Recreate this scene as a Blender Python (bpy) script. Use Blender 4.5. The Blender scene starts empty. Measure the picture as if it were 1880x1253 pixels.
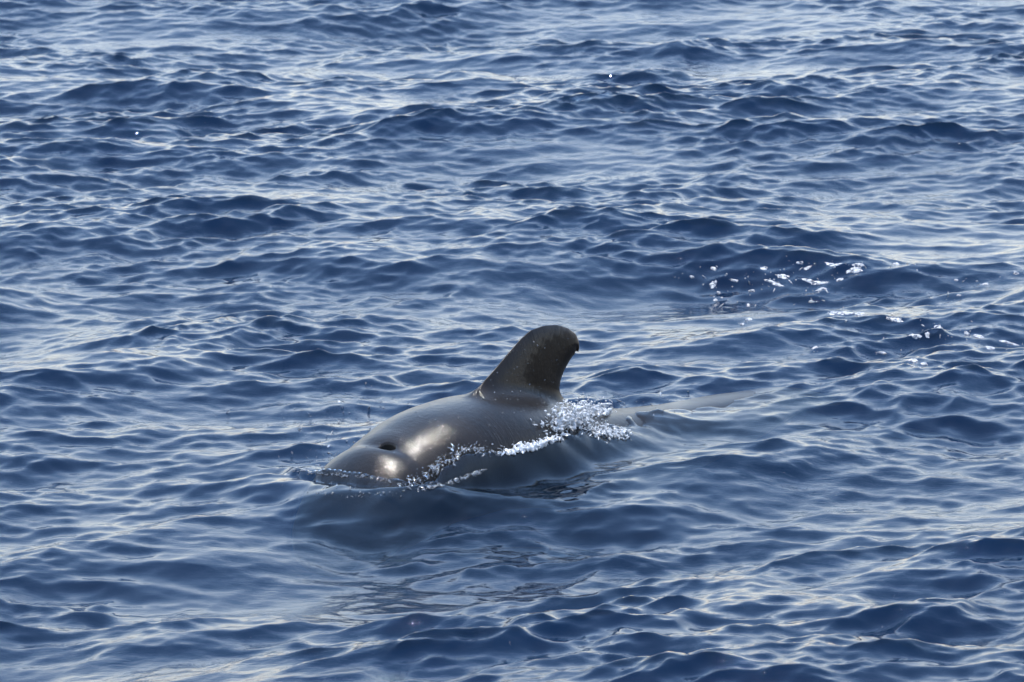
import bpy, math, random
import numpy as np
from mathutils import Vector

sc = bpy.context.scene
COL = sc.collection
rng = np.random.default_rng(11)
random.seed(5)

# ------------------------------------------------------------------ camera
PITCH = math.radians(11.1)
CAM = np.array([0.0, -28.0, 5.5])
cd = bpy.data.cameras.new("camera")
cam = bpy.data.objects.new("camera", cd)
COL.objects.link(cam)
cam.location = CAM
cam.rotation_euler = (math.pi / 2 - PITCH, 0, 0)
cd.sensor_width = 36.0
cd.lens = 36.0 * 9926.0 / 1880.0
cd.clip_start = 0.5
cd.clip_end = 20000
cd.dof.use_dof = True
cd.dof.focus_distance = 25.2
cd.dof.aperture_fstop = 9.0
sc.camera = cam

# ------------------------------------------------------------------ light
SUN_EL = math.radians(75)
SUN_AZ = math.radians(342)          # measured from +Y towards +X
w = bpy.data.worlds.new("World")
sc.world = w
w.use_nodes = True
nt = w.node_tree
bg = nt.nodes["Background"]
sky = nt.nodes.new("ShaderNodeTexSky")
sky.sky_type = 'NISHITA'
sky.sun_disc = False
sky.sun_elevation = SUN_EL
sky.sun_rotation = SUN_AZ
sky.altitude = 0
sky.air_density = 1.4
sky.dust_density = 0.05
sky.ozone_density = 4.0
bg.inputs[1].default_value = 0.15
# pale marine haze that whitens the sky all round towards the horizon
wtc = nt.nodes.new("ShaderNodeTexCoord")
wsp = nt.nodes.new("ShaderNodeSeparateXYZ")
nt.links.new(wtc.outputs["Generated"], wsp.inputs[0])
wmr = nt.nodes.new("ShaderNodeMapRange")
wmr.interpolation_type = 'SMOOTHSTEP'
wmr.inputs[1].default_value = 0.0
wmr.inputs[2].default_value = 0.6
wmr.inputs[3].default_value = 0.62
wmr.inputs[4].default_value = 0.0
nt.links.new(wsp.outputs["Z"], wmr.inputs[0])
wmx = nt.nodes.new("ShaderNodeMixRGB")
wmx.inputs[2].default_value = (4.25, 3.9, 4.0, 1)
nt.links.new(wmr.outputs[0], wmx.inputs[0])
nt.links.new(sky.outputs[0], wmx.inputs[1])
nt.links.new(wmx.outputs[0], bg.inputs[0])

sd = bpy.data.lights.new("sun", 'SUN')
sd.energy = 2.6
sd.angle = math.radians(0.53)
sd.color = (1.0, 0.95, 0.88)
sun = bpy.data.objects.new("sun", sd)
COL.objects.link(sun)
to_sun = Vector((math.cos(SUN_EL) * math.sin(SUN_AZ), math.cos(SUN_EL) * math.cos(SUN_AZ), math.sin(SUN_EL)))
sun.rotation_euler = to_sun.to_track_quat('Z', 'Y').to_euler()
sun.location = (0, 0, 40)

vs = sc.view_settings
vs.view_transform = 'Standard'
vs.look = 'None'
vs.exposure = 1.25
vs.gamma = 1.0
vs.use_curve_mapping = False
cy = sc.cycles
cy.max_bounces = 8
cy.transparent_max_bounces = 12
cy.use_denoising = True
cy.sample_clamp_indirect = 8.0
cy.volume_bounces = 1
cy.caustics_reflective = False
cy.caustics_refractive = False


# ------------------------------------------------------------------ helpers
def np_mesh(name, verts, faces, smooth=True):
    """mesh from numpy verts (n,3) and faces (m,k), k = 3 or 4"""
    me = bpy.data.meshes.new(name)
    verts = np.ascontiguousarray(verts, dtype=np.float32)
    faces = np.ascontiguousarray(faces, dtype=np.int32)
    k = faces.shape[1]
    me.vertices.add(len(verts))
    me.vertices.foreach_set("co", verts.ravel())
    me.loops.add(faces.size)
    me.loops.foreach_set("vertex_index", faces.ravel())
    me.polygons.add(len(faces))
    me.polygons.foreach_set("loop_start", np.arange(0, faces.size, k, dtype=np.int32))
    if smooth:
        me.polygons.foreach_set("use_smooth", np.ones(len(faces), dtype=bool))
    me.update(calc_edges=True)
    return me


def link(name, me, mat=None, parent=None, **props):
    o = bpy.data.objects.new(name, me)
    COL.objects.link(o)
    if mat is not None:
        me.materials.append(mat)
    if parent is not None:
        o.parent = parent
    for k, v in props.items():
        o[k] = v
    return o


def smoothstep(x, a, b):
    t = np.clip((x - a) / (b - a), 0, 1)
    return t * t * (3 - 2 * t)


FPX = 9926.0
RV = np.array([1.0, 0, 0])
FV = np.array([0, math.cos(PITCH), -math.sin(PITCH)])
UV = np.array([0, math.sin(PITCH), math.cos(PITCH)])


def ground(x, y, z=0.0):
    """where the photo's pixel (1880 wide) meets the height z"""
    d = FV + RV * (x - 940) / FPX - UV * (y - 626.5) / FPX
    t = (z - CAM[2]) / d[2]
    return CAM + t * d


# whale frame: a along the body to the tail, l to the far side, z up
PHI = math.radians(48)
WO = np.array([-0.61, -3.52])
WU = np.array([math.cos(PHI), math.sin(PHI)])
WN = np.array([-math.sin(PHI), math.cos(PHI)])

# ------------------------------------------------------------------ whale shape
PA = np.array([-0.43, -0.40, -0.355, -0.29, -0.225, -0.15, -0.05, 0.02, 0.10, 0.30, 0.50, 0.66, 0.90, 1.15, 1.35, 1.60, 2.00, 2.60, 3.10, 3.40])
ZT = np.array([-0.27, -0.18, -0.09, -0.005, 0.070, 0.138, 0.190, 0.208, 0.240, 0.308, 0.333, 0.336, 0.300, 0.240, 0.180, 0.126, 0.080, 0.052, 0.0, -0.10])
HW = np.array([0.00, 0.15, 0.225, 0.275, 0.305, 0.322, 0.328, 0.330, 0.337, 0.352, 0.36, 0.36, 0.345, 0.31, 0.28, 0.26, 0.235, 0.19, 0.10, 0.02])
HH = np.array([0.00, 0.08, 0.12, 0.165, 0.200, 0.225, 0.240, 0.245, 0.25, 0.265, 0.275, 0.275, 0.27, 0.26, 0.24, 0.22, 0.18, 0.12, 0.05, 0.015])
FIN = np.array([(0.60, 0.25), (0.661, 0.357), (0.730, 0.409), (0.803, 0.451), (0.892, 0.506), (0.981, 0.559), (1.066, 0.594), (1.164, 0.603),
                (1.254, 0.593), (1.333, 0.566), (1.384, 0.529), (1.404, 0.489), (1.404, 0.459), (1.392, 0.436), (1.376, 0.452), (1.366, 0.430),
                (1.353, 0.425), (1.325, 0.402), (1.290, 0.367), (1.262, 0.326), (1.251, 0.288), (1.257, 0.253), (1.275, 0.218), (1.30, 0.16), (1.2, 0.08), (0.7, 0.1)])


def hermite(xs, ys, x):
    m = np.gradient(ys, xs)
    i = np.clip(np.searchsorted(xs, x) - 1, 0, len(xs) - 2)
    h = xs[i + 1] - xs[i]
    t = np.clip((x - xs[i]) / h, 0, 1)
    return ((2 * t ** 3 - 3 * t ** 2 + 1) * ys[i] + (t ** 3 - 2 * t ** 2 + t) * h * m[i]
            + (-2 * t ** 3 + 3 * t ** 2) * ys[i + 1] + (t ** 3 - t ** 2) * h * m[i + 1])


def poly_sdf(P, q):
    """signed distance (inside negative) from points q (n,2) to polygon P"""
    d = np.full(len(q), 1e9)
    s = np.ones(len(q))
    n = len(P)
    for i in range(n):
        a, b = P[i], P[i - 1]
        e = b - a
        wv = q - a
        tt = np.clip((wv @ e) / (e @ e), 0, 1)
        dd = wv - tt[:, None] * e
        d = np.minimum(d, (dd ** 2).sum(1))
        c1 = q[:, 1] >= a[1]
        c2 = q[:, 1] < b[1]
        c3 = e[0] * wv[:, 1] > e[1] * wv[:, 0]
        flip = (c1 & c2 & c3) | (~c1 & ~c2 & ~c3)
        s[flip] *= -1
    return s * np.sqrt(d)


def smin(a, b, k):
    h = np.clip(0.5 + 0.5 * (b - a) / k, 0, 1)
    return b * (1 - h) + a * h - k * h * (1 - h)


def ellipsoid(p, c, r, R=None):
    q = p - np.array(c)
    if R is not None:
        q = q @ R
    r = np.array(r)
    k0 = np.linalg.norm(q / r, axis=1)
    k1 = np.linalg.norm(q / r ** 2, axis=1)
    return k0 * (k0 - 1) / np.maximum(k1, 1e-6)


def rotz(d):
    c, s = math.cos(d), math.sin(d)
    return np.array([[c, -s, 0], [s, c, 0], [0, 0, 1]])


def whale_f(p):
    a, l, z = p[:, 0], p[:, 1], p[:, 2]
    ac = np.clip(a, PA[0], PA[-1])
    zt = hermite(PA, ZT, ac)
    hw = np.maximum(hermite(PA, HW, ac), 0.012)
    hh_ = np.maximum(hermite(PA, HH, ac), 0.012)
    # neck crease behind the melon, at the blowhole
    top = np.exp(-(l / 0.125) ** 2)
    zt = zt + top * (-0.012 * np.exp(-((a - 0.012 - 0.35 * l * l) / 0.03) ** 2) + 0.006 * np.exp(-((a + 0.075 - 0.35 * l * l) / 0.05) ** 2)
                     + 0.003 * np.exp(-((a - 0.09) / 0.05) ** 2))
    zc = zt - hh_
    ny_, nz_ = l / hw, (z - zc) / hh_
    r = (np.abs(ny_) ** 2.15 + np.abs(nz_) ** 2.15) ** (1 / 2.15)
    g = np.sqrt((ny_ / hw) ** 2 + (nz_ / hh_) ** 2 + 1e-9) / np.maximum(np.sqrt(ny_ ** 2 + nz_ ** 2), 1e-4)
    F = (r - 1) / g
    F = np.maximum(F, np.maximum(PA[0] - a, a - PA[-1]))
    # dorsal fin
    d = poly_sdf(FIN, p[:, [0, 2]])
    inn = np.maximum(-d, 0)
    hgt = np.clip((z - 0.25) / 0.36, 0, 1)
    tmax = 0.050 * (1 - 0.62 * hgt)
    th = tmax * (1 - np.exp(-inn / (0.045 - 0.02 * hgt))) * 1.0
    th = np.where(d < 0, th, -d)
    fin = np.abs(l - 0.02 * hgt ** 2) - th
    fin = np.where(d > 0, np.hypot(np.maximum(d, 0), np.abs(l - 0.02 * hgt ** 2)), fin * 0.75)
    F = smin(F, fin, 0.075)
    # flippers and flukes, under water
    for s in (-1, 1):
        Rm = rotz(s * 0.9)
        F = smin(F, ellipsoid(p, (0.55, s * 0.44, -0.34), (0.36, 0.09, 0.028), Rm), 0.05)
        F = smin(F, ellipsoid(p, (3.42, s * 0.24, -0.24), (0.13, 0.34, 0.02), rotz(-s * 0.35)), 0.05)
    return F


def sweep():
    ss = np.linspace(PA[0] + 0.004, PA[-1] - 0.004, 160)
    zt, hw, h2 = hermite(PA, ZT, ss), hermite(PA, HW, ss), hermite(PA, HH, ss)
    th = np.linspace(0, 2 * math.pi, 40, endpoint=False)
    P = np.stack([np.repeat(ss, 40), (hw[:, None] * np.sin(th)).ravel(), ((zt - h2)[:, None] + h2[:, None] * np.cos(th)).ravel()], 1)
    f = []
    for i in range(159):
        for j in range(40):
            f.append((i * 40 + j, i * 40 + (j + 1) % 40, (i + 1) * 40 + (j + 1) % 40, (i + 1) * 40 + j))
    n = len(P)
    return P, f, n


def remesh_from_field():
    """marching over a coarse solid, remeshed evenly, then every vertex pulled onto the field"""
    import bmesh
    bm = bmesh.new()
    P, f, n = sweep()
    vsb = [bm.verts.new(p) for p in P]
    for q in f:
        bm.faces.new([vsb[i] for i in q])
    bm.faces.new([vsb[j] for j in range(40)][::-1])
    bm.faces.new([vsb[159 * 40 + j] for j in range(40)])
    # fin slab
    rows = []
    for s in (-1, 1):
        rows.append([bm.verts.new((q[0], s * 0.028 + (0.02 * max(0, (q[1] - .25) / .36) ** 2), q[1])) for q in FIN])
    m_ = len(FIN)
    bm.faces.new(rows[0])
    bm.faces.new(rows[1][::-1])
    for i in range(m_):
        bm.faces.new((rows[0][i], rows[0][(i + 1) % m_], rows[1][(i + 1) % m_], rows[1][i]))
    for s in (-1, 1):
        for c, r, d in (((0.55, s * 0.44, -0.34), (0.36, 0.09, 0.028), s * 0.9), ((3.42, s * 0.24, -0.24), (0.13, 0.34, 0.022), -s * 0.35)):
            res = bmesh.ops.create_icosphere(bm, subdivisions=3, radius=1.0)
            Rm = rotz(d)
            for v in res['verts']:
                q = Rm @ (np.array(v.co) * np.array(r)) + np.array(c)
                v.co = q
    bmesh.ops.recalc_face_normals(bm, faces=bm.faces)
    me = bpy.data.meshes.new("tmp")
    bm.to_mesh(me)
    bm.free()
    o = bpy.data.objects.new("tmp", me)
    COL.objects.link(o)
    md = o.modifiers.new("r", 'REMESH')
    md.mode = 'VOXEL'
    md.voxel_size = 0.0068
    dg = bpy.context.evaluated_depsgraph_get()
    ev = o.evaluated_get(dg).to_mesh()
    nv = len(ev.vertices)
    co = np.empty(nv * 3, np.float32)
    ev.vertices.foreach_get("co", co)
    nl = len(ev.loops)
    li = np.empty(nl, np.int32)
    ev.loops.foreach_get("vertex_index", li)
    ok = nl == 4 * len(ev.polygons)
    fc = li.reshape(-1, 4)
    bpy.data.objects.remove(o)
    return co.reshape(-1, 3).astype(float), fc


def relax(p, fc, it, lamb=0.5):
    e = np.concatenate([fc[:, [0, 1]], fc[:, [1, 2]], fc[:, [2, 3]], fc[:, [3, 0]]])
    n = len(p)
    for _ in range(it):
        s = np.zeros_like(p)
        cnt = np.bincount(e[:, 0], minlength=n) + np.bincount(e[:, 1], minlength=n)
        for c in range(3):
            s[:, c] = np.bincount(e[:, 0], weights=p[e[:, 1], c], minlength=n) + np.bincount(e[:, 1], weights=p[e[:, 0], c], minlength=n)
        p = p + lamb * (s / np.maximum(cnt, 1)[:, None] - p)
    return p


def project(p, it):
    e = 0.0015
    for _ in range(it):
        f0 = whale_f(p)
        g = np.stack([whale_f(p + np.eye(3)[c] * e) - whale_f(p - np.eye(3)[c] * e) for c in range(3)], 1) / (2 * e)
        g2 = np.maximum((g ** 2).sum(1), 0.15)
        st = np.clip(f0 / g2, -0.02, 0.02)
        p = p - st[:, None] * g
    return p


def to_world(p):
    return np.stack([WO[0] + p[:, 0] * WU[0] + p[:, 1] * WN[0], WO[1] + p[:, 0] * WU[1] + p[:, 1] * WN[1], p[:, 2]], 1)


wp, wf = remesh_from_field()
wp = project(relax(wp, wf, 6), 4)
wp = project(relax(wp, wf, 2, 0.4), 3)
lb_ = wp[:, 1] + 0.030
rr_ = ((wp[:, 0] - 0.010 - 3.5 * lb_ ** 2) / 0.032) ** 2 + (lb_ / 0.046) ** 2
wp[:, 2] -= np.where(wp[:, 2] > 0.1, 0.05 * np.sqrt(np.maximum(0, 1 - rr_)), 0)



def whale_hit(px, py):
    """the point of the whale's skin that the photo shows at this pixel, or None"""
    d = FV + RV * (px - 940) / FPX - UV * (py - 626.5) / FPX
    d = d / np.linalg.norm(d)
    t = np.arange(22.0, 27.5, 0.004)
    P = CAM[None] + t[:, None] * d[None]
    q = P[:, :2] - WO
    f = whale_f(np.stack([q @ WU, q @ WN, P[:, 2]], 1))
    k = np.argmax(f < 0)
    return P[k] if f[k] < 0 else None


# ------------------------------------------------------------------ sea surface
L = 40.96
NX, NY = 4096, 2048
kx = np.fft.fftfreq(NX, d=L / NX) * 2 * math.pi
ky = np.fft.fftfreq(NY, d=L / NY) * 2 * math.pi
KX, KY = np.meshgrid(kx, ky)
K = np.hypot(KX, KY)
K[0, 0] = 1.0
lam = 2 * math.pi / K
LAMS = np.array([0.02, 0.045, 0.065, 0.12, 0.25, 0.5, 1.0, 2.0, 4.0, 8.0, 16.0, 50.0])
MSS = np.array([0.0, 0.0, 0.0045, 0.018, 0.024, 0.018, 0.0115, 0.0065, 0.0035, 0.0012, 0.0002, 0.0])
M = np.interp(np.log(lam), np.log(LAMS), MSS)
WIND = math.radians(-68)            # the way the wind sea runs
ang = np.arctan2(KY, KX) - WIND
spread = np.interp(np.log(lam), np.log([0.05, 0.3, 1.0, 4.0]), [0.8, 0.9, 1.4, 2.6])
D = np.abs(np.cos(ang)) ** (2 * spread)
D /= np.interp(spread, [0.8, 0.9, 1.4, 2.6], [0.55, 0.525, 0.43, 0.335]) * 2 * math.pi
Sh = M / K ** 4 * D
dk = (2 * math.pi / L)
amp = np.sqrt(Sh) * dk
noise = rng.normal(size=K.shape) + 1j * rng.normal(size=K.shape)
H = noise * amp
H[0, 0] = 0
del noise, ang, spread, D, Sh
scale = NX * NY
tile_h = np.real(np.fft.ifft2(H)) * scale
CHOP = 0.92
tile_dx = np.real(np.fft.ifft2(1j * KX / K * H)) * scale * CHOP
tile_dy = np.real(np.fft.ifft2(1j * KY / K * H)) * scale * CHOP
H *= (lam > 0.9)
tile_low = np.real(np.fft.ifft2(H)) * scale
noise2 = (rng.normal(size=K.shape) + 1j * rng.normal(size=K.shape)) * np.exp(-(np.log(lam / 2.6) / 0.5) ** 2) / lam ** -1.0
tile_mod = np.real(np.fft.ifft2(noise2))
tile_mod /= tile_mod.std()
del noise2
del H, K, KX, KY, lam, M, amp


def axis_coords(lo, hi, step, growth, far):
    core = np.arange(round(lo / step), round(hi / step) + 1) * step
    out, s, p = [], step, core[-1]
    while p < far:
        s *= growth
        p += s
        out.append(p)
    out2, s, p = [], step, core[0]
    while p > -far:
        s *= growth
        p -= s
        out2.append(p)
    return np.concatenate([out2[::-1], core, out])


XS = axis_coords(-4.5, 4.5, 0.01, 1.05, 4000)
YS = axis_coords(-8.2, 14.8, 0.02, 1.05, 4000)
SX = np.gradient(XS)
SY = np.gradient(YS)
ix = np.round((XS + L / 2) / (L / NX)).astype(int) % NX
iy = np.round((YS + L / 2) / (L / NY)).astype(int) % NY
GX, GY = np.meshgrid(XS, YS)
SP = np.maximum(SX[None, :], SY[:, None])
lo_mix = smoothstep(SP, 0.03, 0.15)
fade = 1 - smoothstep(SP, 0.25, 2.0)
hh = tile_h[np.ix_(iy, ix)]
lw = tile_low[np.ix_(iy, ix)]
gust = np.clip(1.0 + 0.25 * tile_mod[np.ix_(iy, ix)] + 0.22 * lw / tile_low.std(), 0.45, 1.5)   # patches of wind and ruffled crests
GZ = (lw + (hh - lw) * gust * (1 - lo_mix)) * fade
DX = tile_dx[np.ix_(iy, ix)] * (0.4 + 0.6 * gust) * (1 - lo_mix) * fade
DY = tile_dy[np.ix_(iy, ix)] * (0.4 + 0.6 * gust) * (1 - lo_mix) * fade
del hh, lw, gust, tile_mod, tile_h, tile_dx, tile_dy, tile_low, lo_mix, fade

# single waves that the photograph shows: (pixel x, pixel y of the crest, half width m, height m, front m, back m, slant)
WAVES = [
    (1430, 478, 0.75, 0.10, 0.42, 0.8, -0.25),
    (625, 492, 0.60, 0.07, 0.40, 0.7, -0.3),
    (870, 152, 0.45, 0.06, 0.4, 0.7, 0.0),
    (1130, 132, 0.55, 0.06, 0.4, 0.7, -0.1),
    (350, 172, 0.8, 0.08, 0.5, 0.9, -0.1),
    (560, 215, 0.9, 0.08, 0.5, 0.9, -0.5),
    (110, 455, 0.5, 0.06, 0.35, 0.6, -0.1),
    (30, 345, 0.5, 0.07, 0.4, 0.7, -0.3),
    (1640, 68, 0.8, 0.08, 0.5, 0.9, -0.3),
    (1820, 180, 0.8, 0.08, 0.5, 0.9, -0.1),
    (1700, 760, 0.7, 0.07, 0.35, 0.6, -0.2),
    (1400, 905, 0.8, 0.06, 0.35, 0.6, -0.2),
    (1240, 955, 0.5, 0.06, 0.35, 0.5, -0.2),
    (1460, 1160, 0.35, 0.04, 0.22, 0.4, 0.0),
    (110, 600, 0.6, 0.06, 0.35, 0.6, -0.2),
    (230, 680, 0.6, 0.05, 0.35, 0.6, -0.2),
]
WMASK = (GX > -8) & (GX < 8) & (GY > -12) & (GY < 20)
addz = np.zeros_like(GZ)
calm = np.zeros_like(GZ)
for (px, py, wx, A, fr, bk, sl) in WAVES:
    c = ground(px, py)
    dx = GX - c[0]
    dy = GY - c[1] - sl * dx
    f = np.where(dy < 0, np.exp(-(dy / fr) ** 2), np.exp(-(dy / bk) ** 2))
    addz += 0.75 * A * np.exp(-(dx / wx) ** 2) * f
    addz -= 0.35 * A * np.exp(-(dx / wx) ** 2) * np.exp(-((dy + 1.7 * fr) / fr) ** 2)

# the water the whale pushes about
A_ = (GX - WO[0]) * WU[0] + (GY - WO[1]) * WU[1]
L_ = (GX - WO[0]) * WN[0] + (GY - WO[1]) * WN[1]
near = np.exp(-((A_ - 0.6) / 1.5) ** 2 - (L_ / 0.8) ** 2)
GZ *= 1 - 0.7 * near
DX *= 1 - 0.7 * near
DY *= 1 - 0.7 * near


def ridge(pts, wid, h):
    """a hump along a polyline of (x, y, half width m, height m)"""
    best = np.zeros_like(GZ)
    P = [np.array(p, float) for p in pts]
    m = WMASK
    gx, gy = GX[m], GY[m]
    out = np.zeros_like(gx)
    for p, q in zip(P[:-1], P[1:]):
        d = q[:2] - p[:2]
        t = np.clip(((gx - p[0]) * d[0] + (gy - p[1]) * d[1]) / (d @ d), 0, 1)
        dist = np.hypot(gx - p[0] - t * d[0], gy - p[1] - t * d[1])
        ww = p[2] + t * (q[2] - p[2])
        hgt = p[3] + t * (q[3] - p[3])
        out = np.maximum(out, hgt * np.exp(-(dist / ww) ** 2))
    best[m] = out
    return best


def pxr(lst, on_whale=True, lift=0.004):
    """photo pixels to a polyline of crests; on the whale the crest just reaches the skin seen there"""
    o = []
    for (x, y, wd, z) in lst:
        p = whale_hit(x, y) if on_whale else None
        if p is None:
            p = ground(x, y, z + 0.01)
            o.append((p[0], p[1], wd, z))
        else:
            jx, jy = int(np.argmin(np.abs(XS - p[0]))), int(np.argmin(np.abs(YS - p[1])))
            o.append((p[0], p[1] - 0.045, wd, p[2] + lift - GZ[jy, jx]))
    return o


bow = ridge(pxr([(500, 862, .05, .0), (540, 866, .05, .05), (575, 866, .05, .08), (620, 871, .05, .10), (660, 876, .055, .10), (700, 883, .06, .085), (735, 889, .055, .05), (752, 895, .05, .05)], True, 0.028), 0, 0)
bow = np.maximum(bow, ridge(pxr([(480, 880, .16, .02), (540, 886, .20, .06), (620, 893, .22, .085), (700, 898, .22, .09), (780, 904, .20, .06), (860, 905, .2, .02)], False), 0, 0))
flank = ridge(pxr([(762, 896, .045, .02), (800, 873, .055, .07), (832, 848, .065, .12), (853, 832, .07, .14), (880, 832, .075, .10), (930, 832, .08, .10), (975, 822, .09, .13), (1010, 808, .10, .16), (1040, 790, .12, .16), (1100, 785, .16, .10), (1200, 790, .2, .05), (1290, 800, .2, .0)]), 0, 0)
wake = ridge(pxr([(1100, 790, .2, .04), (1250, 762, .25, .06), (1420, 760, .28, .05), (1520, 770, .3, .0)], False), 0, 0)
low = np.exp(-((GX - ground(680, 985)[0]) / 0.5) ** 2 - ((GY - ground(680, 985)[1]) / 0.5) ** 2)
addz += np.maximum(bow, flank) + wake - 0.05 * low
GZ += addz
del addz

# churned water behind the fin
def blob(px, py, wx, wy):
    c = ground(px, py, 0.05)
    return np.exp(-((GX - c[0]) / wx) ** 2 - ((GY - c[1]) / wy) ** 2)


churn = np.clip(1.2 * blob(1050, 790, .17, .35) + 0.5 * blob(1110, 775, .22, .3) + 0.9 * blob(960, 832, .2, .12)
                + 1.0 * blob(850, 838, .07, .25) + 0.9 * blob(805, 868, .08, .2) + 0.6 * blob(770, 892, .1, .12) + 0.08 * blob(1250, 768, .2, .3)
                + 0.4 * blob(650, 880, .3, .1), 0, 1)
m = churn > 0.02
turb = np.zeros_like(GZ)
nm = int(m.sum())
tx, ty = GX[m], GY[m]
tv = np.zeros(nm)
for i in range(70):
    lamb = 0.07 * 3.0 ** rng.random()
    th = rng.random() * math.pi
    k = 2 * math.pi / lamb
    tv += 0.075 * lamb * np.sin(k * (tx * math.cos(th) + ty * math.sin(th)) + rng.random() * 6.28 + 2.2 * np.sin(tx * 9 + i) + 2.2 * np.sin(ty * 7 + i * 2))
turb[m] = tv * 0.42
GZ += turb * churn
foamy = 0.75 * smoothstep(churn * (0.6 + 14.0 * turb), 0.42, 1.0) * smoothstep(blob(1060, 790, .3, .6) + .7 * blob(950, 838, .2, .2), 0.1, 0.6)

V = np.stack([GX + DX, GY + DY, GZ], -1)
ny, nx = GZ.shape
idx = np.arange(nx * ny, dtype=np.int32).reshape(ny, nx)
faces = np.stack([idx[:-1, :-1], idx[:-1, 1:], idx[1:, 1:], idx[1:, :-1]], -1).reshape(-1, 4)
SEA = np_mesh("water", V.reshape(-1, 3), faces)
at = SEA.attributes.new("foam", 'FLOAT', 'POINT')
at.data.foreach_set("value", foamy.astype(np.float32).ravel())
at = SEA.attributes.new("near", 'FLOAT', 'POINT')
at.data.foreach_set("value", near.astype(np.float32).ravel())
at = SEA.attributes.new("churn", 'FLOAT', 'POINT')
at.data.foreach_set("value", churn.astype(np.float32).ravel())

JX0 = int(np.argmin(np.abs(XS + 4.5)))
JY0 = int(np.argmin(np.abs(YS + 8.2)))


def sea_z(x, y):
    """height of the finished surface over (x, y), arrays welcome"""
    x = np.asarray(x, float)
    y = np.asarray(y, float)
    u, v = x.copy(), y.copy()
    for _ in range(4):
        i = np.clip(np.round((u + 4.5) / 0.01).astype(int) + JX0, 0, nx - 1)
        j = np.clip(np.round((v + 8.2) / 0.02).astype(int) + JY0, 0, ny - 1)
        u = x - DX[j, i]
        v = y - DY[j, i]
    fi = (u + 4.5) / 0.01 + JX0
    fj = (v + 8.2) / 0.02 + JY0
    i = np.clip(np.floor(fi).astype(int), 0, nx - 2)
    j = np.clip(np.floor(fj).astype(int), 0, ny - 2)
    a, b = fi - i, fj - j
    return (GZ[j, i] * (1 - a) + GZ[j, i + 1] * a) * (1 - b) + (GZ[j + 1, i] * (1 - a) + GZ[j + 1, i + 1] * a) * b


def sea_hit(px, py):
    """the point of the sea surface that the photo shows at this pixel"""
    d = FV + RV * (px - 940) / FPX - UV * (py - 626.5) / FPX
    t0 = (0.5 - CAM[2]) / d[2]
    t1 = (-0.5 - CAM[2]) / d[2]
    t = np.linspace(t0, t1, 1500)
    P = CAM[None] + t[:, None] * d[None]
    below = P[:, 2] < sea_z(P[:, 0], P[:, 1])
    k = int(np.argmax(below)) if below.any() else 750
    return P[k]


# sea material: Fresnel mirror of the sky over clear blue water
mw = bpy.data.materials.new("sea_water")
mw.use_nodes = True
t = mw.node_tree
N, LK = t.nodes, t.links
N.clear()


def node(tree, typ, **kw):
    n = tree.nodes.new(typ)
    for k, v in kw.items():
        setattr(n, k, v)
    return n


out = node(t, "ShaderNodeOutputMaterial")
geo = node(t, "ShaderNodeNewGeometry")
mp = node(t, "ShaderNodeMapping")
mp.inputs["Scale"].default_value = (0.7, 1.5, 1.0)
mp.inputs["Rotation"].default_value = (0, 0, math.radians(-20))
LK.new(geo.outputs["Position"], mp.inputs["Vector"])
n1 = node(t, "ShaderNodeTexNoise")
n1.inputs["Scale"].default_value = 22.0
n1.inputs["Detail"].default_value = 3.0
n1.inputs["Roughness"].default_value = 0.55
n1.inputs["Distortion"].default_value = 0.6
LK.new(mp.outputs[0], n1.inputs["Vector"])
patch = node(t, "ShaderNodeTexNoise")
patch.inputs["Scale"].default_value = 0.8
patch.inputs["Detail"].default_value = 2.0
LK.new(geo.outputs["Position"], patch.inputs["Vector"])
pr = node(t, "ShaderNodeMapRange")
pr.inputs[1].default_value = 0.35
pr.inputs[2].default_value = 0.7
pr.inputs[3].default_value = 0.25
pr.inputs[4].default_value = 1.0
LK.new(patch.outputs[0], pr.inputs[0])
bump = node(t, "ShaderNodeBump")
bump.inputs["Distance"].default_value = 0.0032
na = node(t, "ShaderNodeAttribute")
na.attribute_name = "near"
nm_ = node(t, "ShaderNodeMath", operation='MULTIPLY_ADD')
nm_.inputs[1].default_value = -0.8
nm_.inputs[2].default_value = 1.0
LK.new(na.outputs["Fac"], nm_.inputs[0])
ns_ = node(t, "ShaderNodeMath", operation='MULTIPLY')
LK.new(nm_.outputs[0], ns_.inputs[0])
LK.new(pr.outputs[0], ns_.inputs[1])
LK.new(ns_.outputs[0], bump.inputs["Strength"])
LK.new(n1.outputs[0], bump.inputs["Height"])
fres = node(t, "ShaderNodeFresnel")
fres.inputs["IOR"].default_value = 1.333
LK.new(bump.outputs[0], fres.inputs["Normal"])
glo = node(t, "ShaderNodeBsdfGlossy")
glo.inputs["Roughness"].default_value = 0.0
glo.inputs["Color"].default_value = (1, 1, 1, 1)
LK.new(bump.outputs[0], glo.inputs["Normal"])
tr = node(t, "ShaderNodeBsdfTransparent")
mix = node(t, "ShaderNodeMixShader")
LK.new(fres.outputs[0], mix.inputs[0])
LK.new(tr.outputs[0], mix.inputs[1])
LK.new(glo.outputs[0], mix.inputs[2])
fd = node(t, "ShaderNodeBsdfDiffuse")
fd.inputs["Color"].default_value = (0.78, 0.79, 0.8, 1)
fa = node(t, "ShaderNodeAttribute")
fa.attribute_name = "foam"
mix2 = node(t, "ShaderNodeMixShader")
LK.new(fa.outputs["Fac"], mix2.inputs[0])
LK.new(mix.outputs[0], mix2.inputs[1])
LK.new(fd.outputs[0], mix2.inputs[2])
LK.new(mix2.outputs[0], out.inputs["Surface"])
va = node(t, "ShaderNodeVolumeAbsorption")
va.inputs["Color"].default_value = (0.30, 0.5635, 0.733, 1)
va.inputs["Density"].default_value = 3.9
vsc = node(t, "ShaderNodeVolumeScatter")
vsc.inputs["Color"].default_value = (0.07, 0.37, 0.84, 1)
vsc.inputs["Density"].default_value = 0.130
vad = node(t, "ShaderNodeAddShader")
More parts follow.
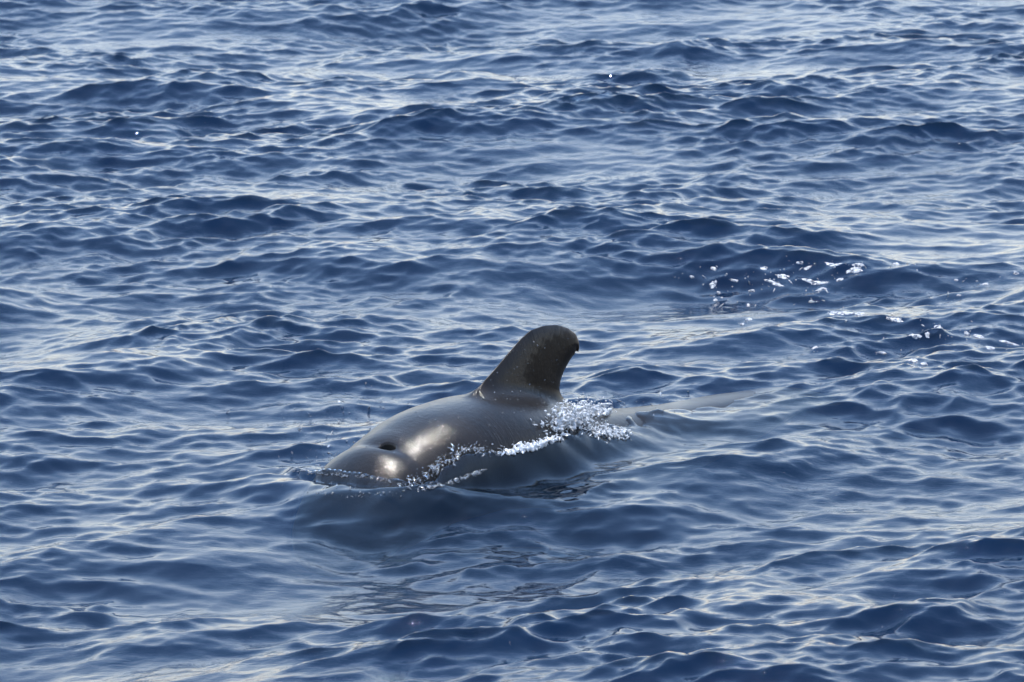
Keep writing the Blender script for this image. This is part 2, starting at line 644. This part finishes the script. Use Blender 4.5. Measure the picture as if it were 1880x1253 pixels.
LK.new(va.outputs[0], vad.inputs[0])
LK.new(vsc.outputs[0], vad.inputs[1])
LK.new(vad.outputs[0], out.inputs["Volume"])
link("water", SEA, mw, kind="structure", label="dark blue choppy sea with pale sky reflections")

# the deep below: a dark floor that the clear water fades into
md_ = bpy.data.materials.new("deep_floor")
md_.use_nodes = True
md_.node_tree.nodes["Principled BSDF"].inputs["Base Color"].default_value = (0.01, 0.02, 0.03, 1)
q = 6000.0
link("seabed", np_mesh("seabed", np.array([(-q, -q, -14), (q, -q, -14), (q, q, -14), (-q, q, -14)]), np.array([(0, 1, 2, 3)])), md_, kind="structure")

# ------------------------------------------------------------------ whale
mk = bpy.data.materials.new("wet_whale_skin")
mk.use_nodes = True
t = mk.node_tree
pb = t.nodes["Principled BSDF"]
tc = node(t, "ShaderNodeTexCoord")
big = node(t, "ShaderNodeTexNoise")
big.inputs["Scale"].default_value = 5.0
big.inputs["Detail"].default_value = 5.0
big.inputs["Roughness"].default_value = 0.6
t.links.new(tc.outputs["Object"], big.inputs["Vector"])
cr = node(t, "ShaderNodeValToRGB")
cr.color_ramp.elements[0].position = 0.3
cr.color_ramp.elements[0].color = (0.009, 0.0072, 0.0060, 1)
cr.color_ramp.elements[1].position = 0.75
cr.color_ramp.elements[1].color = (0.019, 0.0150, 0.0122, 1)
t.links.new(big.outputs[0], cr.inputs[0])
t.links.new(cr.outputs[0], pb.inputs["Base Color"])
pb.inputs["Roughness"].default_value = 0.38
pb.inputs["IOR"].default_value = 1.42
pb.inputs["Specular IOR Level"].default_value = 0.22
pb.inputs["Coat Weight"].default_value = 0.7
pb.inputs["Coat Roughness"].default_value = 0.045
pb.inputs["Coat IOR"].default_value = 1.33
fine = node(t, "ShaderNodeTexNoise")
fine.inputs["Scale"].default_value = 38.0
fine.inputs["Detail"].default_value = 5.0
fine.inputs["Roughness"].default_value = 0.65
t.links.new(tc.outputs["Object"], fine.inputs["Vector"])
# water draining down the flanks in fine streaks
smap = node(t, "ShaderNodeMapping")
smap.inputs["Scale"].default_value = (95.0, 9.0, 9.0)
smap.inputs["Rotation"].default_value = (0, math.radians(14), 0)
t.links.new(tc.outputs["Object"], smap.inputs["Vector"])
strk = node(t, "ShaderNodeTexNoise")
strk.inputs["Scale"].default_value = 1.0
strk.inputs["Detail"].default_value = 3.0
strk.inputs["Distortion"].default_value = 0.4
t.links.new(smap.outputs[0], strk.inputs["Vector"])
film = node(t, "ShaderNodeTexNoise")
film.inputs["Scale"].default_value = 3.2
film.inputs["Detail"].default_value = 4.0
t.links.new(tc.outputs["Object"], film.inputs["Vector"])
fr_ = node(t, "ShaderNodeMapRange")
fr_.inputs[1].default_value = 0.38
fr_.inputs[2].default_value = 0.62
t.links.new(film.outputs[0], fr_.inputs[0])
sm_ = node(t, "ShaderNodeMath", operation='MULTIPLY')
t.links.new(strk.outputs[0], sm_.inputs[0])
t.links.new(fr_.outputs[0], sm_.inputs[1])
sa_ = node(t, "ShaderNodeMath", operation='MULTIPLY_ADD')
sa_.inputs[1].default_value = 0.8
t.links.new(sm_.outputs[0], sa_.inputs[0])
t.links.new(fine.outputs[0], sa_.inputs[2])
bp = node(t, "ShaderNodeBump")
bp.inputs["Strength"].default_value = 0.8
bp.inputs["Distance"].default_value = 0.005
t.links.new(sa_.outputs[0], bp.inputs["Height"])
t.links.new(bp.outputs[0], pb.inputs["Coat Normal"])
bp2 = node(t, "ShaderNodeBump")
bp2.inputs["Strength"].default_value = 0.18
bp2.inputs["Distance"].default_value = 0.003
t.links.new(sa_.outputs[0], bp2.inputs["Height"])
t.links.new(bp2.outputs[0], pb.inputs["Normal"])
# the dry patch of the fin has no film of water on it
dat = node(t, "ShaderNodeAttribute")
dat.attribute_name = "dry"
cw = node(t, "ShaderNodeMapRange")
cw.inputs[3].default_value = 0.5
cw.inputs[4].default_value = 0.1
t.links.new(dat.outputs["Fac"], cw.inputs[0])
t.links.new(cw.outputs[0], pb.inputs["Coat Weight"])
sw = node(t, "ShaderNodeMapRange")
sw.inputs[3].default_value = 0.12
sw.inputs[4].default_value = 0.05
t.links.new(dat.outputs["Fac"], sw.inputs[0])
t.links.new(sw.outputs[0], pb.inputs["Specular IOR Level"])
rw = node(t, "ShaderNodeMapRange")
rw.inputs[1].default_value = 0.3
rw.inputs[2].default_value = 0.7
rw.inputs[3].default_value = 0.28
rw.inputs[4].default_value = 0.42
t.links.new(big.outputs[0], rw.inputs[0])
t.links.new(rw.outputs[0], pb.inputs["Roughness"])

root = bpy.data.objects.new("pilot_whale", None)
COL.objects.link(root)
root.location = (WO[0], WO[1], 0)
root.rotation_euler = (0, 0, PHI)
root["label"] = "dark grey-brown pilot whale surfacing with open blowhole and tall rounded dorsal fin"
root["category"] = "whale"
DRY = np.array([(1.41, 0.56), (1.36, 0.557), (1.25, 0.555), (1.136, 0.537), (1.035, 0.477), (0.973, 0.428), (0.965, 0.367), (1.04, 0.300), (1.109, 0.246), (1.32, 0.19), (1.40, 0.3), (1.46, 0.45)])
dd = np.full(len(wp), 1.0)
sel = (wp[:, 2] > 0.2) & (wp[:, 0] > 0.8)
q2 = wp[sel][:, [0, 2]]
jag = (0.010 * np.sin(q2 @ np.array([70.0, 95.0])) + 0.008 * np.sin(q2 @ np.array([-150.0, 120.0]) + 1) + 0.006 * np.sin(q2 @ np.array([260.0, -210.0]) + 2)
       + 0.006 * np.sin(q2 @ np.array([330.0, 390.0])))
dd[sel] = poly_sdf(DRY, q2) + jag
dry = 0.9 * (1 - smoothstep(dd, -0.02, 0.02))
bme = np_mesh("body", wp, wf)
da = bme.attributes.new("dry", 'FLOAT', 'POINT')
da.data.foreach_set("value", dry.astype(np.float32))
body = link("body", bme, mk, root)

# ------------------------------------------------------------------ splash, drops and foam
def ico():
    import bmesh
    bm = bmesh.new()
    bmesh.ops.create_icosphere(bm, subdivisions=1, radius=1.1)
    v = np.array([q.co[:] for q in bm.verts])
    f = np.array([[q.index for q in fc.verts] for fc in bm.faces])
    bm.free()
    return v, f


IV, IF = ico()


def drops_mesh(name, C_, Rr, stretch=0.6):
    """many drops of unequal size and shape in one mesh"""
    n = len(C_)
    q = rng.normal(size=(n, 3))
    q /= np.linalg.norm(q, axis=1)[:, None]
    st = 1 + stretch * rng.random(n) ** 2 * 2.0
    v = IV[None] * (Rr / np.sqrt(st))[:, None, None]
    along = np.einsum('nij,nj->ni', v, q)
    v = v + along[..., None] * q[:, None] * (st ** 1.5 - 1)[:, None, None]
    v = v + C_[:, None, :]
    f = IF[None] + (np.arange(n) * len(IV))[:, None, None]
    return np_mesh(name, v.reshape(-1, 3), f.reshape(-1, 3))


def along_px(lst, n, spread_px, up):
    """points strewn along a line seen in the photo, resting on the finished sea"""
    P = np.array([(x, y) for x, y in lst], float)
    seg = np.hypot(*(P[1:] - P[:-1]).T)
    cum = np.concatenate([[0], np.cumsum(seg)])
    s = rng.random(n) * cum[-1]
    x = np.interp(s, cum, P[:, 0]) + rng.normal(size=n) * spread_px
    y = np.interp(s, cum, P[:, 1]) + rng.normal(size=n) * spread_px * 0.5
    W = np.array([sea_hit(a, b) for a, b in zip(x, y)])
    W[:, 2] = sea_z(W[:, 0], W[:, 1])
    d = FV[None] + RV[None] * ((x - 940) / FPX)[:, None] - UV[None] * ((y - 626.5) / FPX)[:, None]
    d /= np.linalg.norm(d, axis=1)[:, None]
    tt = np.full(n, 23.0)
    for _ in range(60):
        Q = CAM + tt[:, None] * d
        q_ = Q[:, :2] - WO
        f = whale_f(np.stack([q_ @ WU, q_ @ WN, Q[:, 2]], 1))
        tt = np.minimum(tt + np.clip(0.8 * f, -0.02, 0.3), 29.0)
    hit = (np.abs(f) < 0.01) & (tt < np.linalg.norm(W - CAM, axis=1))
    W[hit] = Q[hit]
    W[:, 2] += np.abs(rng.normal(size=n)) * up
    return W


def plain_mat(name, build):
    m = bpy.data.materials.new(name)
    m.use_nodes = True
    build(m.node_tree)
    return m


def drop_nodes(t, white=0.15):
    t.nodes.clear()
    o = node(t, "ShaderNodeOutputMaterial")
    fr = node(t, "ShaderNodeFresnel")
    fr.inputs["IOR"].default_value = 1.45
    g = node(t, "ShaderNodeBsdfGlossy")
    g.inputs["Roughness"].default_value = 0.12
    tr_ = node(t, "ShaderNodeBsdfTransparent")
    df = node(t, "ShaderNodeBsdfDiffuse")
    df.inputs["Color"].default_value = (0.8, 0.82, 0.85, 1)
    m1 = node(t, "ShaderNodeMixShader")
    m1.inputs[0].default_value = white
    m2 = node(t, "ShaderNodeMixShader")
    t.links.new(tr_.outputs[0], m1.inputs[1])
    t.links.new(df.outputs[0], m1.inputs[2])
    t.links.new(fr.outputs[0], m2.inputs[0])
    t.links.new(m1.outputs[0], m2.inputs[1])
    t.links.new(g.outputs[0], m2.inputs[2])
    t.links.new(m2.outputs[0], o.inputs[0])


def foam_nodes(t):
    b = t.nodes["Principled BSDF"]
    b.inputs["Base Color"].default_value = (0.52, 0.54, 0.57, 1)
    b.inputs["Roughness"].default_value = 0.45
    nz = node(t, "ShaderNodeTexVoronoi")
    nz.inputs["Scale"].default_value = 90.0
    tc_ = node(t, "ShaderNodeTexCoord")
    t.links.new(tc_.outputs["Object"], nz.inputs["Vector"])
    bb = node(t, "ShaderNodeBump")
    bb.inputs["Distance"].default_value = 0.004
    bb.inputs["Strength"].default_value = 0.8
    t.links.new(nz.outputs["Distance"], bb.inputs["Height"])
    t.links.new(bb.outputs[0], b.inputs["Normal"])
    lace = node(t, "ShaderNodeTexNoise")
    lace.inputs["Scale"].default_value = 55.0
    lace.inputs["Detail"].default_value = 3.0
    geo_ = node(t, "ShaderNodeNewGeometry")
    t.links.new(geo_.outputs["Position"], lace.inputs["Vector"])
    al_ = node(t, "ShaderNodeMapRange")
    al_.inputs[1].default_value = 0.36
    al_.inputs[2].default_value = 0.60
    al_.inputs[3].default_value = 0.15
    al_.inputs[4].default_value = 0.9
    t.links.new(lace.outputs[0], al_.inputs[0])
    t.links.new(al_.outputs[0], b.inputs["Alpha"])


M_DROP = plain_mat("water_drop", drop_nodes)
M_WHITE = plain_mat("white_water_drop", lambda t: drop_nodes(t, 0.5))
M_FOAM = plain_mat("sea_foam", foam_nodes)

def merged(name, C_, Rr, flat, vox):
    """drops run together into torn sheets and strands"""
    n = len(C_)
    q = rng.normal(size=(n, 3)) * np.array([1.0, 1.0, flat])
    q /= np.linalg.norm(q, axis=1)[:, None]
    st = 1.0 + 1.6 * rng.random(n)
    v = IV[None] * (Rr / np.sqrt(st))[:, None, None]
    al = np.einsum('nij,nj->ni', v, q)
    v = v + al[..., None] * q[:, None] * (st ** 1.6 - 1)[:, None, None] + C_[:, None, :]
    me = np_mesh("tmp", v.reshape(-1, 3), (IF[None] + (np.arange(n) * len(IV))[:, None, None]).reshape(-1, 3))
    o = bpy.data.objects.new("tmp", me)
    COL.objects.link(o)
    md = o.modifiers.new("r", 'REMESH')
    md.mode = 'VOXEL'
    md.voxel_size = vox
    ms = o.modifiers.new("s", 'SMOOTH')
    ms.factor = 0.4
    ms.iterations = 4
    ev = o.evaluated_get(bpy.context.evaluated_depsgraph_get())
    me2 = bpy.data.meshes.new_from_object(ev)
    bpy.data.objects.remove(o)
    me2.polygons.foreach_set("use_smooth", np.ones(len(me2.polygons), dtype=bool))
    me2.name = name
    return me2


CA = np.concatenate([
    along_px([(1018, 792), (1045, 782), (1080, 770)], 500, 12, 0.03),
    along_px([(1035, 762), (1075, 758), (1120, 762)], 200, 9, 0.02),
    along_px([(930, 832), (975, 822), (1020, 808)], 150, 7, 0.008),
    along_px([(1090, 790), (1150, 798)], 90, 9, 0.008)])
RA = 0.0035 + 0.009 * rng.random(len(CA)) ** 2
CB = np.concatenate([
    along_px([(755, 893), (790, 872), (820, 846), (848, 826), (872, 828), (905, 834), (940, 832)], 250, 9, 0.010),
    along_px([(770, 900), (830, 888), (890, 865)], 80, 4, 0.003),
    along_px([(530, 866), (600, 871), (680, 879), (752, 893)], 45, 4, 0.002)])
RB = 0.0025 + 0.006 * rng.random(len(CB)) ** 2
link("splash_sheet", merged("splash_sheet", CA, RA, 0.4, 0.0042), M_WHITE, kind="stuff", label="torn sheets of white water behind the dorsal fin")
link("water_lip", merged("water_lip", CB, RB, 0.4, 0.0036), M_DROP, kind="stuff", label="glassy ragged lip of water along the near flank")
# white water thrown up behind the fin
C1 = np.concatenate([
    along_px([(1020, 790), (1045, 782), (1085, 768)], 450, 17, 0.04),
    along_px([(1030, 765), (1050, 758), (1110, 758)], 300, 14, 0.03),
    along_px([(930, 832), (975, 822), (1030, 805)], 90, 7, 0.012),
    along_px([(1080, 790), (1150, 800)], 300, 12, 0.01)])
R1 = 0.0012 + 0.0055 * rng.random(len(C1)) ** 3
link("splash", drops_mesh("splash", C1, R1, 1.0), M_WHITE, kind="stuff", label="white splash churned up behind the dorsal fin of the whale")
# the beaded lip of water along the near flank and round the head
C2 = np.concatenate([
    along_px([(755, 893), (790, 872), (820, 846), (848, 826), (870, 826), (905, 834)], 260, 9, 0.012),
    along_px([(770, 900), (830, 888), (890, 865)], 160, 4, 0.004),
    along_px([(545, 868), (600, 872), (680, 880), (750, 893)], 120, 5, 0.003),
    along_px([(560, 905), (640, 912), (740, 905)], 70, 4, 0.003)])
R2 = 0.001 + 0.0045 * rng.random(len(C2)) ** 3.5
link("spray", drops_mesh("spray", C2, R2, 0.9), M_DROP, kind="stuff", label="glinting lip of water beading along the near flank of the whale")
# loose drops falling over the sea and the fin
px = np.concatenate([rng.normal(640, 70, 170), rng.uniform(1060, 1300, 60), rng.uniform(0, 1880, 60)])
py = np.concatenate([rng.normal(800, 45, 170), rng.normal(748, 10, 60), rng.uniform(60, 1200, 60)])
C3 = np.array([sea_hit(a, b) for a, b in zip(px, py)])
C3[:, 2] += np.abs(rng.normal(size=len(C3))) * 0.01
R3 = 0.002 + 0.007 * rng.random(len(C3)) ** 4
R3[-60:] = np.minimum(R3[-60:], 0.0022)
link("water_drops", drops_mesh("water_drops", C3, R3, 1.5), M_DROP, kind="stuff", label="drops of spray pattering on the sea around the whale")

# drops and film beads on the skin
cand = np.where((wp[:, 2] > 0.12) & (wp[:, 1] < 0.12) & (wp[:, 0] < 1.45))[0]
pick = rng.choice(cand, 260, replace=False)
fin_c = np.where((wp[:, 2] > 0.3) & (wp[:, 1] < 0.01) & (wp[:, 0] > 0.75) & (wp[:, 0] < 1.4))[0]
pick = np.concatenate([pick, rng.choice(fin_c, 55, replace=False)])
C4 = to_world(wp[pick])
R4 = 0.0012 + 0.0042 * rng.random(len(pick)) ** 4
link("skin_drops", drops_mesh("skin_drops", C4, R4, 0.3), M_DROP, kind="stuff", label="small water drops clinging to the skin of the whale")

# blowhole lining: a dark cup that follows the pit
bl, bf = [], []
RH = [0.0, 0.3, 0.55, 0.75, 0.9, 0.97]
for r_ in RH:
    for k_ in range(24):
        th = 2 * math.pi * k_ / 24
        lbk = 0.046 * r_ * math.sin(th)
        ak = 0.010 + 3.5 * lbk ** 2 + 0.032 * r_ * math.cos(th)
        zz = np.linspace(0.05, 0.30, 500)
        fz = whale_f(np.stack([np.full(500, ak), np.full(500, lbk - 0.030), zz], 1))
        zs = zz[np.max(np.where(fz < 0)[0])]
        bl.append((ak, lbk - 0.030, zs - 0.05 * math.sqrt(1 - r_ * r_) + 0.005))
for r_ in range(len(RH) - 1):
    for k_ in range(24):
        bf.append((r_ * 24 + k_, r_ * 24 + (k_ + 1) % 24, (r_ + 1) * 24 + (k_ + 1) % 24, (r_ + 1) * 24 + k_))
mb_ = plain_mat("dark_lining", lambda t: (t.nodes["Principled BSDF"].inputs["Base Color"].__setattr__("default_value", (0.003, 0.003, 0.003, 1)), t.nodes["Principled BSDF"].inputs["Specular IOR Level"].__setattr__("default_value", 0.1)))
link("blowhole", np_mesh("blowhole", np.array(bl), np.array(bf)), mb_, root, label="dark open crescent blowhole")

# foam patches: (photo x, y, half length px, half height px, slant)
FOAM = [
    (305, 178, 15, 8, 0), (195, 220, 13, 4, -.1), (303, 258, 22, 12, -.5), (410, 238, 20, 6, .1), (560, 175, 22, 8, 0),
    (743, 147, 16, 8, 0), (780, 174, 18, 9, -.2), (655, 216, 38, 9, .15), (610, 250, 50, 8, .35), (820, 248, 62, 10, .25),
    (850, 280, 24, 4, .2), (1040, 158, 32, 7, .1), (915, 158, 36, 10, .25), (1022, 183, 38, 12, 0), (945, 232, 18, 9, 0),
    (1232, 152, 18, 5, 0), (330, 298, 10, 4, 0), (315, 335, 12, 4, 0), (800, 345, 18, 4, 0), (480, 360, 10, 3, 0),
    (945, 402, 62, 8, .2), (1045, 405, 28, 5, 0), (1225, 435, 38, 7, .15), (1447, 475, 22, 13, .2), (1330, 517, 34, 5, .05),
    (1390, 514, 16, 7, 0), (1588, 503, 14, 6, 0), (1650, 521, 34, 4, .15), (1800, 553, 42, 5, 0), (1705, 578, 26, 5, -.2),
    (1312, 640, 30, 5, .15), (1375, 660, 20, 4, 0), (485, 433, 13, 5, .1), (450, 458, 11, 3, 0), (1550, 312, 12, 3, 0),
    (1685, 255, 14, 4, 0), (1535, 235, 9, 4, 0), (1840, 200, 16, 4, 0), (820, 577, 13, 4, 0), (500, 290, 16, 5, .2), (1160, 605, 24, 3, .1),
]
GROUPF = "foam patches drifting on the wave behind the whale"
for (zx, zy, hl, hq, sl) in FOAM:
    cxp, cyp = 1200 + 0.3617 * zx, 430 + 0.3617 * zy
    c = sea_hit(cxp, cyp)
    dist = np.linalg.norm(c - CAM)
    rl = 0.9 * hl * 0.3617 * dist / FPX
    gy = float(sea_z(c[0], c[1] + 0.06) - sea_z(c[0], c[1] - 0.06)) / 0.12
    rd = hq * 0.3617 * dist / FPX / (0.21 + max(gy, 0.0))          # depth on the water, foreshortened by the low view
    rings, segs = 4, 36
    ph = rng.random(6) * 6.28
    vv = [c + np.array([0, 0, 0.006])]
    for r_ in range(1, rings + 1):
        for k_ in range(segs):
            th = 2 * math.pi * k_ / segs
            rr = r_ / rings * (1 + .22 * math.sin(2 * th + ph[0]) + .18 * math.sin(3 * th + ph[1]) + .12 * math.sin(5 * th + ph[2]) + 0.10 * math.sin(8 * th + ph[3]) + 0.12 * math.sin(11 * th + ph[4]))
            lx, ly = rr * math.cos(th) * rl, rr * math.sin(th) * rd
            X, Y = c[0] + lx, c[1] + ly - sl * lx / 0.5
            vv.append((X, Y, 0.0))
    vv = np.array(vv)
    zz = sea_z(vv[:, 0], vv[:, 1])
    rim = np.concatenate([[0], np.repeat(np.arange(1, rings + 1) / rings, segs)])
    vv[:, 2] = zz + 0.006 * (1 - rim ** 3) - 0.001 + 0.002 * rng.random(len(vv)) * (rim < 1)
    ff = []
    for k_ in range(segs):
        ff.append((0, 1 + k_, 1 + (k_ + 1) % segs))
    for r_ in range(rings - 1):
        for k_ in range(segs):
            a0, a1 = 1 + r_ * segs + k_, 1 + r_ * segs + (k_ + 1) % segs
            ff.append((a0, a0 + segs, a1 + segs))
            ff.append((a0, a1 + segs, a1))
    vv -= c
    o = link("foam_patch", np_mesh("foam_patch", vv, np.array(ff)), M_FOAM)
    o.location = c
    o["category"] = "foam"
    o["group"] = GROUPF
    big_label = {(1022, 183): "largest white foam patch, a broad blotch at the right end of the foam band",
                 (1040, 158): "flat oblong foam patch just above the largest foam blotch",
                 (915, 158): "slanting foam patch left of the largest foam blotch under the wave crest",
                 (820, 248): "longest foam streak, lying on the dark wave face below the large blotches",
                 (610, 250): "long slanting foam streak left of the longest streak",
                 (655, 216): "arched white foam streak above the long slanting streak",
                 (743, 147): "round foam patch alone on the darkest part of the crest",
                 (780, 174): "oval foam patch just below the round one on the dark crest",
                 (303, 258): "steeply tilted foam patch at the left end of the foam band",
                 (305, 178): "round foam patch near the upper left end of the foam band",
                 (560, 175): "oval foam patch on the crest midway along the foam band",
                 (945, 402): "long foam streak alone below the main foam band",
                 (1447, 475): "bright chunky foam patch in the lower trail towards the frame edge",
                 (1800, 553): "long thin foam streak at the far end of the lower trail"}.get((zx, zy))
    o["label"] = big_label or "small thin foam fleck, one of many scattered round the larger foam patches"
# specks of foam too many to count
sx, sy = [], []
for (zx, zy, hl, hq, sl) in FOAM:
    for _ in range(5):
        sx.append(1200 + 0.3617 * (zx + rng.normal() * 60))
        sy.append(430 + 0.3617 * (zy + rng.normal() * 22))
C5 = np.array([sea_hit(a, b) for a, b in zip(sx, sy)])
link("foam_specks", drops_mesh("foam_specks", C5, 0.0015 + 0.005 * rng.random(len(C5)) ** 3, 1.5), M_FOAM, kind="stuff", label="tiny foam specks round the foam patches")
